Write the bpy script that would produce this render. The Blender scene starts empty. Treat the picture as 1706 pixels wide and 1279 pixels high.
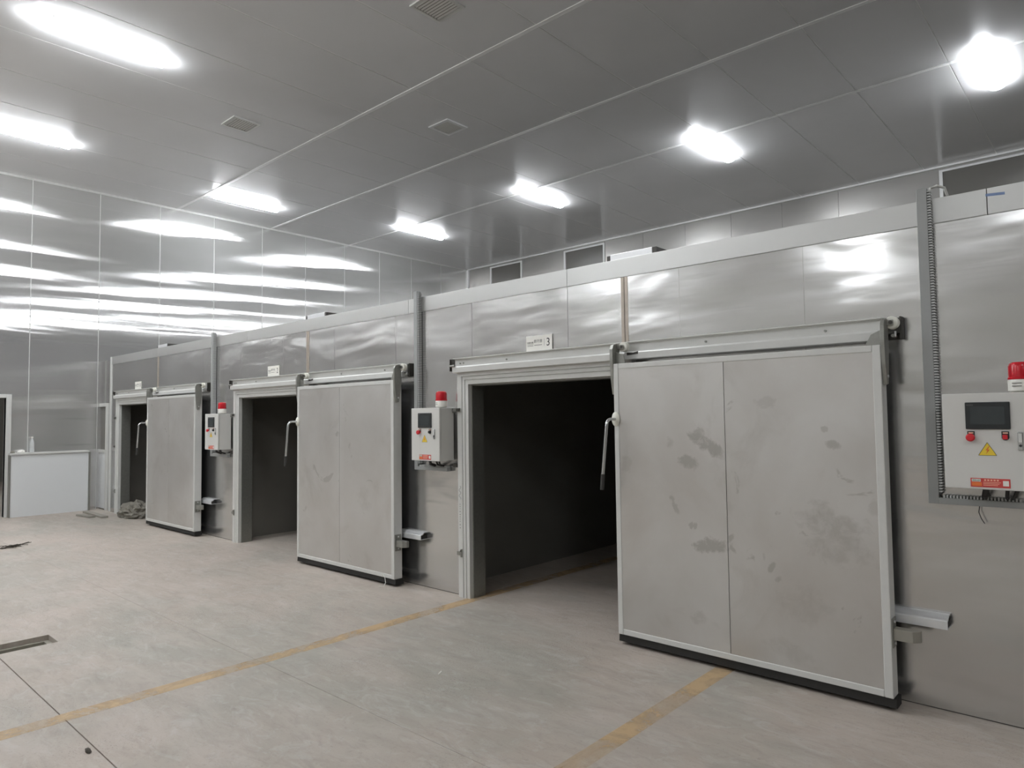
import bpy, bmesh, math, random
from mathutils import Vector, Matrix

# ------------------------------------------------------------------ camera
W, H = 1706, 1279
F_PX, YAW, PITCH, ROLL = 1140.89, 42.0514, 2.7366, -0.7116
CAM = Vector((0.0, -4.1876, 1.55))
scene = bpy.context.scene
C = scene.collection
ya, pi_, ro = (math.radians(a) for a in (YAW, PITCH, ROLL))
fw = Vector((-math.sin(ya) * math.cos(pi_), math.cos(ya) * math.cos(pi_), math.sin(pi_)))
rt0 = Vector((math.cos(ya), math.sin(ya), 0))
up0 = rt0.cross(fw)
rt = rt0 * math.cos(ro) + up0 * math.sin(ro)
up = -rt0 * math.sin(ro) + up0 * math.cos(ro)
cd = bpy.data.cameras.new('camera')
cam = bpy.data.objects.new('camera', cd)
C.objects.link(cam)
cd.sensor_fit = 'HORIZONTAL'
cd.sensor_width = 36.0
cd.lens = F_PX / W * 36.0
cd.clip_start = 0.05
cam.matrix_world = Matrix(((rt.x, up.x, -fw.x, CAM.x), (rt.y, up.y, -fw.y, CAM.y), (rt.z, up.z, -fw.z, CAM.z), (0, 0, 0, 1)))
scene.camera = cam

# ------------------------------------------------------------------ world, exposure
wd = bpy.data.worlds.new('world')
scene.world = wd
wd.use_nodes = True
wd.node_tree.nodes['Background'].inputs[0].default_value = (0.03, 0.03, 0.03, 1)
wd.node_tree.nodes['Background'].inputs[1].default_value = 1.0
LAMP = 38.0                     # emission of the ceiling luminaires
scene.view_settings.view_transform = 'Standard'
scene.view_settings.look = 'None'
scene.view_settings.exposure = 1.1
scene.view_settings.gamma = 1.0
scene.view_settings.use_curve_mapping = False

# ------------------------------------------------------------------ main dimensions (metres)
XE, XR = -13.815, 14.0          # end wall, far right wall
YB, YF = 9.318, -16.0           # back wall, wall behind the camera
ZC = 5.736                      # ceiling
ZT, ZBAND = 2.682, 2.548        # cabin front: top, lower edge of the top band
XCL, XCR = -13.22, 4.0          # cabin block left / right end
YCB = 8.4                       # cabin back
OPZ = 1.836                     # door opening head
OPW = 1.54
OPX = [-4.256, -8.436, -12.70]  # opening left edges, bays 3, 2, 1
LEAF = [-2.65, -6.765, -11.03]  # leaf left edges
LEAFW = 1.68
BOX = [-0.70, -4.82, -9.03]
DUCT = [-0.805, -4.965, -9.215]
rnd = random.Random(4)

# ------------------------------------------------------------------ material helpers
def srgb(r, g, b):
    f = lambda c: (c / 255 / 12.92) if c / 255 <= 0.04045 else ((c / 255 + 0.055) / 1.055) ** 2.4
    return (f(r), f(g), f(b), 1)

def new_mat(name):
    m = bpy.data.materials.new(name)
    m.use_nodes = True
    nt = m.node_tree
    b = nt.nodes['Principled BSDF']
    return m, nt, b

def nd(nt, t, **kw):
    n = nt.nodes.new(t)
    for k, v in kw.items():
        if k.startswith('i_'):
            key = k[2:].replace('_', ' ')
            n.inputs[int(key) if key.isdigit() else key].default_value = v
        else:
            setattr(n, k, v)
    return n

def plain(name, col, rough=0.5, metal=0.0, grain=0.0, gscale=60.0):
    m, nt, b = new_mat(name)
    b.inputs['Roughness'].default_value = rough
    b.inputs['Metallic'].default_value = metal
    if grain:
        g = nd(nt, 'ShaderNodeNewGeometry')
        n = nd(nt, 'ShaderNodeTexNoise', i_Scale=gscale, i_Detail=4.0)
        nt.links.new(g.outputs['Position'], n.inputs['Vector'])
        r = nd(nt, 'ShaderNodeMix', data_type='RGBA')
        r.inputs[6].default_value = tuple(c * (1 - grain) for c in col[:3]) + (1,)
        r.inputs[7].default_value = tuple(min(1, c * (1 + grain)) for c in col[:3]) + (1,)
        nt.links.new(n.outputs['Fac'], r.inputs[0])
        nt.links.new(r.outputs[2], b.inputs['Base Color'])
    else:
        b.inputs['Base Color'].default_value = col
    return m

def mapped_noise(nt, scale_xyz, scale=1.0, detail=3.0, rough=0.5, dist=0.0, offs=(0, 0, 0), vec=None):
    if vec is None:
        g = nd(nt, 'ShaderNodeNewGeometry')
        vec = g.outputs['Position']
    mp = nd(nt, 'ShaderNodeMapping')
    mp.inputs['Scale'].default_value = scale_xyz
    mp.inputs['Location'].default_value = offs
    nt.links.new(vec, mp.inputs['Vector'])
    n = nd(nt, 'ShaderNodeTexNoise', i_Scale=scale, i_Detail=detail, i_Roughness=rough, i_Distortion=dist)
    nt.links.new(mp.outputs['Vector'], n.inputs['Vector'])
    return n.outputs['Fac']

def ramp(nt, fac, stops):
    r = nd(nt, 'ShaderNodeValToRGB')
    e = r.color_ramp.elements
    while len(e) < len(stops):
        e.new(0.5)
    for k, (p, c) in enumerate(stops):
        e[k].position = p
        e[k].color = c if len(c) == 4 else (*c, 1)
    nt.links.new(fac, r.inputs['Fac'])
    return r.outputs['Color']

def mathn(nt, op, a, b=None, clamp=False):
    n = nd(nt, 'ShaderNodeMath', operation=op, use_clamp=clamp)
    for k, v in enumerate((a, b)):
        if v is None:
            continue
        if isinstance(v, (int, float)):
            n.inputs[k].default_value = v
        else:
            nt.links.new(v, n.inputs[k])
    return n.outputs[0]

def mixc(nt, fac, a, b):
    n = nd(nt, 'ShaderNodeMix', data_type='RGBA')
    for k, v in ((0, fac), (6, a), (7, b)):
        if isinstance(v, (int, float)):
            n.inputs[k].default_value = v
        elif isinstance(v, tuple):
            n.inputs[k].default_value = v if len(v) == 4 else (*v, 1)
        else:
            nt.links.new(v, n.inputs[k])
    return n.outputs[2]

def bump(nt, b, height, strength, dist):
    n = nd(nt, 'ShaderNodeBump', i_Strength=strength, i_Distance=dist)
    nt.links.new(height, n.inputs['Height'])
    nt.links.new(n.outputs['Normal'], b.inputs['Normal'])
    return n

def grey(v):
    return (v, v, v, 1)

# ---- stainless sheets of the cabin front: wavy, oil-canned, dull mirror
def mat_front():
    m, nt, b = new_mat('stainless_sheet')
    b.inputs['Metallic'].default_value = 0.88
    n1 = mapped_noise(nt, (0.5, 0.5, 0.9), 1.6, 4)
    col = ramp(nt, n1, [(0.3, (0.57, 0.56, 0.545)), (0.7, (0.67, 0.665, 0.655))])
    nt.links.new(col, b.inputs['Base Color'])
    r = mapped_noise(nt, (0.7, 0.7, 1.2), 2.0, 5, offs=(3, 0, 1))
    rr = ramp(nt, r, [(0.3, grey(0.14)), (0.75, grey(0.25))])
    nt.links.new(rr, b.inputs['Roughness'])
    h1 = mapped_noise(nt, (0.8, 0.8, 2.6), 1.3, 2, 0.45, 0.4)
    h2 = mapped_noise(nt, (1.2, 1.2, 9.0), 1.5, 2, 0.5, 0.2, (5, 2, 1))
    hh = mathn(nt, 'ADD', h1, mathn(nt, 'MULTIPLY', h2, 0.05))
    bump(nt, b, hh, 1.0, 0.013)
    return m

# ---- end wall: bright rolled sheet, mirror images of the lamps smeared sideways
def mat_end():
    m, nt, b = new_mat('rolled_steel_wall')
    n1 = mapped_noise(nt, (0.4, 0.4, 2.0), 1.4, 4)
    col = ramp(nt, n1, [(0.3, (0.70, 0.695, 0.685)), (0.7, (0.76, 0.755, 0.745))])
    h1 = mapped_noise(nt, (0.16, 0.16, 2.2), 1.6, 2, 0.5, 0.3)
    bp = bump(nt, b, h1, 1.0, 0.0016)
    tg = nd(nt, 'ShaderNodeCombineXYZ', i_Z=1.0)
    gl = nd(nt, 'ShaderNodeBsdfAnisotropic', distribution='BECKMANN', i_Roughness=0.14, i_Anisotropy=0.85)
    nt.links.new(col, gl.inputs['Color'])
    nt.links.new(tg.outputs[0], gl.inputs['Tangent'])
    nt.links.new(bp.outputs[0], gl.inputs['Normal'])
    b.inputs['Base Color'].default_value = (0.74, 0.735, 0.72, 1)
    b.inputs['Roughness'].default_value = 0.6
    mx = nd(nt, 'ShaderNodeMixShader', i_0=0.22)
    nt.links.new(gl.outputs[0], mx.inputs[1])
    nt.links.new(b.outputs[0], mx.inputs[2])
    nt.links.new(mx.outputs[0], nt.nodes['Material Output'].inputs['Surface'])
    return m

def mat_ceiling():
    m, nt, b = new_mat('ceiling_sheet')
    b.inputs['Metallic'].default_value = 0.2
    b.inputs['Specular IOR Level'].default_value = 0.8
    n1 = mapped_noise(nt, (0.6, 0.6, 1), 0.9, 5, 0.6)
    col = ramp(nt, n1, [(0.3, (0.73, 0.73, 0.73)), (0.72, (0.79, 0.79, 0.79))])
    nt.links.new(col, b.inputs['Base Color'])
    r = mapped_noise(nt, (0.5, 0.5, 1), 0.8, 5, 0.6, 0.6, (7, 1, 0))
    nt.links.new(ramp(nt, r, [(0.35, grey(0.16)), (0.7, grey(0.25))]), b.inputs['Roughness'])
    h = mapped_noise(nt, (1, 1, 1), 0.9, 2)
    bump(nt, b, h, 1.0, 0.006)
    return m

def mat_back():
    m, nt, b = new_mat('back_wall_sheet')
    b.inputs['Metallic'].default_value = 0.6
    n1 = mapped_noise(nt, (0.5, 1, 2), 1.0, 4)
    nt.links.new(ramp(nt, n1, [(0.3, (0.40, 0.39, 0.37)), (0.7, (0.47, 0.46, 0.44))]), b.inputs['Base Color'])
    b.inputs['Roughness'].default_value = 0.3
    return m

def mat_floor():
    m, nt, b = new_mat('dusty_concrete')
    big = mapped_noise(nt, (0.35, 0.35, 1), 1.3, 5, 0.6, 0.5)
    c1 = ramp(nt, big, [(0.30, srgb(150, 147, 137)), (0.47, srgb(166, 156, 145)), (0.70, srgb(178, 166, 155))])
    grn = mapped_noise(nt, (0.5, 0.5, 1), 1.0, 5, 0.6, 0.8, (11, 4, 0))
    c2 = mixc(nt, ramp(nt, grn, [(0.50, grey(0)), (0.68, grey(0.5))]), c1, srgb(138, 141, 131))
    streak = mapped_noise(nt, (0.9, 3.2, 1), 1.6, 7, 0.65, 0.6, (2, 9, 0))
    c3 = mixc(nt, ramp(nt, streak, [(0.42, grey(0)), (0.75, grey(0.4))]), c2, srgb(190, 182, 173))
    med = mapped_noise(nt, (1.6, 5.0, 1), 2.6, 8, 0.7, 1.2, (5, 1, 0))
    c3 = mixc(nt, ramp(nt, med, [(0.50, grey(0)), (0.70, grey(0.40))]), c3, srgb(134, 126, 116))
    med2 = mapped_noise(nt, (1.2, 2.4, 1), 3.3, 8, 0.7, 1.5, (15, 7, 0))
    c3 = mixc(nt, ramp(nt, med2, [(0.52, grey(0)), (0.66, grey(0.32))]), c3, srgb(188, 186, 182))
    fine = mapped_noise(nt, (1, 1, 1), 38, 4, 0.7)
    c4 = mixc(nt, ramp(nt, fine, [(0.58, grey(0)), (0.72, grey(0.35))]), c3, srgb(110, 106, 98))
    speck_area = mapped_noise(nt, (1, 1, 1), 0.8, 3, 0.5, 0, (21, 3, 0))
    sp = mapped_noise(nt, (1, 1, 1), 110, 2, 0.6)
    sm = mathn(nt, 'MULTIPLY', ramp(nt, sp, [(0.62, grey(0)), (0.68, grey(0.8))]), ramp(nt, speck_area, [(0.5, grey(0)), (0.62, grey(1))]))
    c5 = mixc(nt, sm, c4, srgb(78, 74, 68))
    nt.links.new(c5, b.inputs['Base Color'])
    b.inputs['Roughness'].default_value = 0.62
    b.inputs['Specular IOR Level'].default_value = 0.35
    bump(nt, b, mathn(nt, 'ADD', streak, mathn(nt, 'MULTIPLY', fine, 0.25)), 0.35, 0.01)
    return m

STAINS_AND_REFLECTION = [(-1.985, 1.375, .135, .055, -32, .75), (-2.03, 1.43, .05, .045, 0, .6), (-2.10, 1.245, .085, .045, -10, .65), (-2.225, 1.37, .035, .05, 20, .4),
          (-1.95, .745, .125, .052, 8, .7), (-1.83, .80, .05, .016, 55, .6), (-1.82, .735, .04, .014, -50, .55), (-1.25, .93, .20, .11, -15, .5), (-1.20, .80, .20, .09, -5, .4),
          (-1.585, .66, .035, .018, 60, .6), (-1.545, .60, .03, .016, 40, .5), (-1.63, .72, .012, .03, 0, .5), (-1.40, .48, .16, .12, 0, .25), (-1.22, 1.37, .05, .028, -15, .6), (-1.27, 1.46, .02, .02, 0, .5),
          (-2.62, 1.20, .010, .24, 0, .5), (-2.56, 1.22, .05, .06, 0, .3), (-1.60, 1.62, .07, .035, 0, .3), (-2.05, .28, .06, .05, 0, .3), (-1.50, .20, .16, .06, -20, .25), (-1.02, 1.05, .04, .05, 0, .3)]  # tall thin streak by the leading edge paints the handle's dark reflection

def mat_leaf(stains=None, name='door_sheet'):
    """dull stainless door sheet with smeared film residue and hand prints of their own shape, plus any painted handle reflection"""
    m, nt, b = new_mat(name)
    b.inputs['Metallic'].default_value = 0.6
    tc = nd(nt, 'ShaderNodeTexCoord')
    oi = nd(nt, 'ShaderNodeObjectInfo')
    vec = tc.outputs['Object']
    sh = nd(nt, 'ShaderNodeVectorMath', operation='ADD')
    nt.links.new(vec, sh.inputs[0])
    cmb = nd(nt, 'ShaderNodeCombineXYZ')
    nt.links.new(mathn(nt, 'MULTIPLY', oi.outputs['Random'], 37.0), cmb.inputs[0])
    nt.links.new(cmb.outputs[0], sh.inputs[1])
    v = sh.outputs[0]
    n1 = mapped_noise(nt, (1, 1, 0.9), 1.5, 5, 0.55, 0.3, vec=v)
    base = ramp(nt, n1, [(0.32, (0.52, 0.50, 0.47)), (0.68, (0.61, 0.60, 0.575))])
    n2 = mapped_noise(nt, (1, 1, 0.8), 2.1, 6, 0.62, 0.9, (4, 0, 2), vec=v)
    smear = ramp(nt, n2, [(0.56, grey(0)), (0.72, grey(0.45))])
    base = mixc(nt, smear, base, (0.42, 0.40, 0.365, 1))
    n3 = mapped_noise(nt, (1, 1, 1), 3.4, 5, 0.6, 1.0, (9, 0, 5), vec=v)
    smear2 = ramp(nt, n3, [(0.655, grey(0)), (0.69, grey(0.55))])
    base = mixc(nt, smear2, base, (0.36, 0.345, 0.315, 1))
    if stains:
        g = nd(nt, 'ShaderNodeNewGeometry')
        sep = nd(nt, 'ShaderNodeSeparateXYZ')
        nt.links.new(g.outputs['Position'], sep.inputs[0])
        wob = mapped_noise(nt, (1, 1, 1), 13, 5, 0.65, 0.4)
        tot = None
        for sx, sz, rx, rz, ang, st in stains:
            ca, sa = math.cos(math.radians(ang)), math.sin(math.radians(ang))
            dx = mathn(nt, 'SUBTRACT', sep.outputs[0], sx)
            dz = mathn(nt, 'SUBTRACT', sep.outputs[2], sz)
            u = mathn(nt, 'DIVIDE', mathn(nt, 'ADD', mathn(nt, 'MULTIPLY', dx, ca), mathn(nt, 'MULTIPLY', dz, sa)), rx)
            w = mathn(nt, 'DIVIDE', mathn(nt, 'SUBTRACT', mathn(nt, 'MULTIPLY', dz, ca), mathn(nt, 'MULTIPLY', dx, sa)), rz)
            q = mathn(nt, 'ADD', mathn(nt, 'POWER', mathn(nt, 'ABSOLUTE', u), 2.0), mathn(nt, 'POWER', mathn(nt, 'ABSOLUTE', w), 2.0))
            e = mathn(nt, 'ADD', mathn(nt, 'SUBTRACT', 1.0, q), mathn(nt, 'MULTIPLY', mathn(nt, 'SUBTRACT', wob, 0.5), 4.6))
            k = mathn(nt, 'MULTIPLY', mathn(nt, 'MULTIPLY', e, 1.3 if max(rx, rz) < .15 else 0.8, True), st * .8)
            k = mathn(nt, 'MULTIPLY', k, mathn(nt, 'SUBTRACT', 2.2, q, True))
            tot = k if tot is None else mathn(nt, 'MAXIMUM', tot, k)
        base = mixc(nt, tot, base, (0.30, 0.285, 0.255, 1))
    nt.links.new(base, b.inputs['Base Color'])
    nt.links.new(ramp(nt, n1, [(0.3, grey(0.32)), (0.7, grey(0.42))]), b.inputs['Roughness'])
    h = mapped_noise(nt, (1, 1, 1.6), 1.3, 2)
    bump(nt, b, h, 0.7, 0.008)
    return m

def mat_paint_line():
    m, nt, b = new_mat('worn_yellow_paint')
    b.inputs['Base Color'].default_value = srgb(204, 173, 128)
    b.inputs['Roughness'].default_value = 0.6
    n = mapped_noise(nt, (1.0, 1.0, 1), 2.6, 9, 0.72, 0.5)
    a = ramp(nt, n, [(0.34, grey(0.08)), (0.60, grey(0.68))])
    tr = nd(nt, 'ShaderNodeBsdfTransparent')
    mx = nd(nt, 'ShaderNodeMixShader')
    nt.links.new(a, mx.inputs[0])
    nt.links.new(tr.outputs[0], mx.inputs[1])
    nt.links.new(b.outputs[0], mx.inputs[2])
    nt.links.new(mx.outputs[0], nt.nodes['Material Output'].inputs['Surface'])
    return m

def mat_emit(name, col, s):
    m, nt, b = new_mat(name)
    b.inputs['Base Color'].default_value = (0.9, 0.9, 0.9, 1)
    b.inputs['Emission Color'].default_value = col
    b.inputs['Emission Strength'].default_value = s
    return m

def mat_clear(name, col, rough=0.05, trans=0.9):
    m, nt, b = new_mat(name)
    b.inputs['Base Color'].default_value = col
    b.inputs['Roughness'].default_value = rough
    b.inputs['Transmission Weight'].default_value = trans
    b.inputs['IOR'].default_value = 1.3
    return m

M = dict(
    front=mat_front(), end=mat_end(), ceiling=mat_ceiling(), back=mat_back(), floor=mat_floor(), leaf=mat_leaf(), leaf_stained=mat_leaf(STAINS_AND_REFLECTION, 'stained_door_sheet'),
    line=mat_paint_line(),
    band=plain('brushed_top_band', srgb(188, 188, 185), 0.34, 0.75, 0.05, 3),
    joint_light=plain('pale_sealant', srgb(225, 225, 222), 0.5, 0, 0.05, 8),
    strip=plain('pale_ceiling_strip', srgb(240, 240, 238), 0.4, 0, 0.05, 8),
    joint_dark=plain('dark_joint', srgb(70, 68, 64), 0.7, 0, 0.1),
    alu=plain('white_aluminium', srgb(205, 205, 201), 0.32, 0.1, 0.05, 14),
    alu_bright=plain('bright_aluminium', srgb(220, 221, 221), 0.3, 0.35, 0.05, 20),
    zinc=plain('zinc_plate', srgb(150, 150, 144), 0.4, 0.7, 0.15, 40),
    dark_steel=plain('dark_steel_bracket', srgb(74, 72, 68), 0.45, 0.6, 0.15, 40),
    nylon=plain('white_nylon', srgb(226, 225, 214), 0.4, 0, 0.03),
    rubber=plain('black_rubber', srgb(30, 28, 25), 0.7, 0, 0.2),
    grip=plain('dark_grip', srgb(48, 47, 45), 0.6, 0, 0.1),
    chrome=plain('satin_chrome', srgb(206, 208, 208), 0.22, 0.9, 0.03),
    box=plain('cabinet_paint', srgb(206, 205, 200), 0.35, 0, 0.02, 5),
    black=plain('black_plastic', srgb(40, 43, 44), 0.35, 0, 0.05),
    screen=plain('dead_screen', srgb(58, 63, 64), 0.2, 0, 0.03, 3),
    red=plain('red_plastic', srgb(206, 38, 48), 0.35, 0, 0.05),
    redlens=plain('red_lens', srgb(190, 30, 42), 0.15, 0, 0.1, 30),
    white=plain('white_plastic', srgb(228, 226, 218), 0.4, 0, 0.03),
    yellow=plain('warning_yellow', srgb(232, 202, 60), 0.5, 0, 0.03),
    ink=plain('black_ink', srgb(52, 50, 48), 0.6),
    inkgrey=plain('grey_ink', srgb(128, 126, 122), 0.6),
    inkpale=plain('pale_ink', srgb(238, 186, 160), 0.6),
    inkgreen=plain('green_ink', srgb(70, 130, 104), 0.6),
    orange=plain('orange_print', srgb(222, 116, 56), 0.5),
    stickerred=plain('red_sticker', srgb(196, 66, 62), 0.45, 0, 0.05),
    duct=plain('grey_pvc_duct', srgb(152, 154, 152), 0.5, 0, 0.03),
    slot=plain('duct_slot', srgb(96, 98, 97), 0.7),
    tooth=plain('duct_tooth', srgb(196, 198, 196), 0.5),
    panelwhite=plain('white_panel', srgb(212, 214, 214), 0.35, 0, 0.02, 3),
    darkwin=plain('dark_pane', srgb(112, 110, 105), 0.25, 0.0, 0.06, 2),
    interior=plain('cabin_lining', srgb(146, 143, 136), 0.45, 0.5, 0.12, 2),
    hallwall=plain('hall_wall_panel', srgb(196, 195, 190), 0.35, 0.3, 0.05, 0.6),
    sealant_dim=plain('grey_sealant', srgb(188, 188, 184), 0.5, 0, 0.08, 3),
    roof=plain('darkened_roof_sheet', srgb(84, 82, 78), 0.6, 0.0, 0.1, 2),  # darkened to cut the light the roof bounces onto the ceiling
    farwall=plain('far_wall_panel', srgb(96, 94, 88), 0.4, 0.2, 0.05, 0.6),  # darkened so the end wall mirrors a darker hall end
    brownstrip=plain('brown_stained_joint', srgb(176, 166, 154), 0.4, 0.5, 0.2, 25),
    lampbody=plain('lamp_housing', srgb(225, 226, 226), 0.4),
    lamp=mat_emit('lamp_diffuser', (0.95, 0.985, 1.03, 1), LAMP),
    tarp=plain('crumpled_sacking', srgb(116, 112, 102), 0.8, 0, 0.5, 14),
    timber=plain('grey_timber', srgb(140, 136, 126), 0.7, 0, 0.2, 12),
    bush=plain('dry_twigs', srgb(62, 56, 48), 0.8, 0, 0.2, 30),
    pet=mat_clear('clear_plastic', (0.86, 0.88, 0.88, 1), 0.15, 0.55),
    paper=plain('crumpled_paper', srgb(232, 230, 224), 0.7, 0, 0.05),
    blue=plain('blue_tape', srgb(120, 140, 178), 0.5, 0, 0.1),
    cable=plain('black_cable', srgb(38, 37, 36), 0.5),
    whitecable=plain('white_cable', srgb(220, 220, 214), 0.5),
    pit=plain('pit_concrete', srgb(132, 128, 116), 0.8, 0, 0.2, 20),
)

# ------------------------------------------------------------------ mesh helpers
class MB:
    def __init__(s):
        s.bm = bmesh.new()
    def box(s, x0, x1, y0, y1, z0, z1):
        v = [s.bm.verts.new(p) for p in ((x0, y0, z0), (x1, y0, z0), (x1, y1, z0), (x0, y1, z0), (x0, y0, z1), (x1, y0, z1), (x1, y1, z1), (x0, y1, z1))]
        for f in ((0, 3, 2, 1), (4, 5, 6, 7), (0, 1, 5, 4), (1, 2, 6, 5), (2, 3, 7, 6), (3, 0, 4, 7)):
            s.bm.faces.new([v[i] for i in f])
        return s
    def loft(s, rings, caps=True):
        rr = [[s.bm.verts.new(p) for p in r] for r in rings]
        n = len(rr[0])
        for a, b in zip(rr, rr[1:]):
            for i in range(n):
                s.bm.faces.new((a[i], a[(i + 1) % n], b[(i + 1) % n], b[i]))
        if caps:
            s.bm.faces.new(rr[0][::-1])
            s.bm.faces.new(rr[-1])
        return s
    def prism(s, pts, axis, a, b):
        """polygon of 2-D points extruded along an axis: x -> (y,z), y -> (x,z), z -> (x,y)"""
        def P(p, t):
            return {'x': (t, p[0], p[1]), 'y': (p[0], t, p[1]), 'z': (p[0], p[1], t)}[axis]
        return s.loft([[P(p, a) for p in pts], [P(p, b) for p in pts]])
    def cyl(s, c, axis, r, h, n=24, r2=None):
        r2 = r if r2 is None else r2
        def ring(rad, t):
            out = []
            for i in range(n):
                a = 2 * math.pi * i / n
                u, w = rad * math.cos(a), rad * math.sin(a)
                out.append({'x': (c[0] + t, c[1] + u, c[2] + w), 'y': (c[0] + u, c[1] + t, c[2] + w), 'z': (c[0] + u, c[1] + w, c[2] + t)}[axis])
            return out
        return s.loft([ring(r, 0), ring(r2, h)])
    def lathe(s, c, prof, n=24):
        return s.loft([[(c[0] + r * math.cos(2 * math.pi * i / n), c[1] + r * math.sin(2 * math.pi * i / n), c[2] + z) for i in range(n)] for r, z in prof])
    def tube(s, pts, r, n=10):
        pts = [Vector(p) for p in pts]
        rings = []
        for i, p in enumerate(pts):
            d = (pts[min(i + 1, len(pts) - 1)] - pts[max(i - 1, 0)]).normalized()
            a = d.cross(Vector((0.31, 0.77, 0.55))).normalized()
            b2 = d.cross(a)
            rings.append([tuple(p + a * r * math.cos(2 * math.pi * k / n) + b2 * r * math.sin(2 * math.pi * k / n)) for k in range(n)])
        return s.loft(rings)
    def quad(s, *p):
        s.bm.faces.new([s.bm.verts.new(q) for q in p])
        return s
    def build(s, name, mat, parent=None, bevel=0.0, smooth=False, kind=None, origin=None):
        bmesh.ops.recalc_face_normals(s.bm, faces=s.bm.faces)
        me = bpy.data.meshes.new(name)
        if origin is not None:
            bmesh.ops.translate(s.bm, verts=s.bm.verts, vec=-Vector(origin))
        s.bm.to_mesh(me)
        s.bm.free()
        me.materials.append(M[mat] if isinstance(mat, str) else mat)
        o = bpy.data.objects.new(name, me)
        C.objects.link(o)
        if parent is not None:
            o.parent = parent
            if parent.type == 'EMPTY' or True:
                o.matrix_parent_inverse = Matrix.Translation(-world_loc(parent))
        if origin is not None:
            o.location = origin
        if bevel:
            md = o.modifiers.new('bevel', 'BEVEL')
            md.width = bevel
            md.segments = 2
            md.limit_method = 'ANGLE'
        if smooth:
            for f in me.polygons:
                f.use_smooth = True
            md = o.modifiers.new('split', 'EDGE_SPLIT')
            md.split_angle = math.radians(40)
        if kind:
            o['kind'] = kind
        return o

LOC = {}
def world_loc(o):
    """world location of an unrotated object (parents are never rotated or scaled here)"""
    if o.name in LOC:
        return LOC[o.name]
    return Vector(o.location)

def thing(name, loc, label, cat, group=None):
    o = bpy.data.objects.new(name, None)
    C.objects.link(o)
    o.location = loc
    o.empty_display_size = 0.1
    LOC[o.name] = Vector(loc)
    tag(o, label, cat, group)
    return o

def tag(o, label, cat, group=None):
    o['label'] = label
    o['category'] = cat
    if group:
        o['group'] = group
    return o

def struct(o, label=None, cat=None):
    o['kind'] = 'structure'
    if label:
        o['label'] = label
    if cat:
        o['category'] = cat
    return o

def text(body, name, mat, parent, x, y, z, size, bold=0.0, width=None, height=None, align='CENTER'):
    """flat lettering facing -y, centred on x, z"""
    cu = bpy.data.curves.new(name, 'FONT')
    cu.body = body
    cu.size = size
    cu.align_x = align
    cu.align_y = 'CENTER'
    cu.offset = bold
    cu.extrude = 0.0003
    tmp = bpy.data.objects.new('tmp_text', cu)
    C.objects.link(tmp)
    bpy.context.view_layer.update()
    dg = bpy.context.evaluated_depsgraph_get()
    me = bpy.data.meshes.new_from_object(tmp.evaluated_get(dg))
    bpy.data.objects.remove(tmp)
    xs = [v.co.x for v in me.vertices] or [0, 1]
    ys = [v.co.y for v in me.vertices] or [0, 1]
    sx = width / (max(xs) - min(xs)) if width else 1
    sy = height / (max(ys) - min(ys)) if height else sx
    cx, cy = (max(xs) + min(xs)) / 2, (max(ys) + min(ys)) / 2
    for v in me.vertices:
        v.co = Vector(((v.co.x - cx) * sx + x, y - v.co.z, (v.co.y - cy) * sy + z))
    me.name = name
    me.materials.clear()
    me.materials.append(M[mat])
    o = bpy.data.objects.new(name, me)
    C.objects.link(o)
    o.parent = parent
    o.matrix_parent_inverse = Matrix.Translation(-world_loc(parent))
    return o

# ================================================================== STRUCTURE
# ---- floor: a bed, concrete slabs with saw-cut joints, an open pit
bed = struct(MB().box(XE - 9, XR + .3, YF - .3, YB + .3, -0.2, -0.1).build('floor', 'pit'), 'pale dusty concrete floor of the hall with faded yellow lines', 'floor')
PX0, PX1, PY0, PY1 = -5.945, -5.705, -4.4, -2.695
G = 0.003
J1, J2 = -3.052, -1.96
def slab(rects):
    mb = MB()
    for x0, x1, y0, y1 in rects:
        mb.box(x0, x1, y0, y1, -0.0995, 0)
    return mb.build('concrete_slab', 'floor', bed)
slab([(XE - 9, PX0, YF - .3, J1 - G), (PX1, XR + .3, YF - .3, J1 - G), (PX0, PX1, YF - .3, PY0)])
slab([(XE - 9, PX0, J1 + G, J2 - .0015), (PX1, XR + .3, J1 + G, J2 - .0015), (PX0, PX1, PY1, J2 - .0015)])
slab([(XE - 9, XR + .3, J2 + .0015, YB + .3)])

MB().box(PX0, PX0 + .035, PY0, PY1, -.099, -.035).build('pit_ledge', 'pit', bed)
MB().box(PX0 + .035, PX1, PY1 - .035, PY1, -.099, -.035).build('pit_ledge', 'pit', bed)

# ---- ceiling: base, sheet panels between pale strips
ceil = struct(MB().box(XE - .1, XR + .1, YF - .1, YB + .1, ZC + .002, ZC + .15).build('ceiling', 'joint_light'), 'grey reflective sheet metal ceiling with pale joint strips', 'ceiling')
SX0, SXD = -1.4537, 1.0335
ys = [YF, -13.0, -8.6, -4.63, -0.64, 1.336, 3.32, 5.35, YB]
xs = [XE]
x = SX0 - 11 * SXD
while x < XR:
    if x > XE + .3:
        xs.append(x)
    x += SXD
xs.append(XR)
for a, b in zip(ys, ys[1:]):
    for c, d in zip(xs, xs[1:]):
        MB().box(c + .007, d - .007, a, b, ZC, ZC + .0019).build('ceiling_panel', 'ceiling', ceil)
for k, yy in enumerate((1.336, 3.32, 5.35)):
    MB().box(XE, XR, yy - .028, yy + .028, ZC - .008, ZC).build('joint_strip', 'strip', ceil, 0.003)

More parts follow.
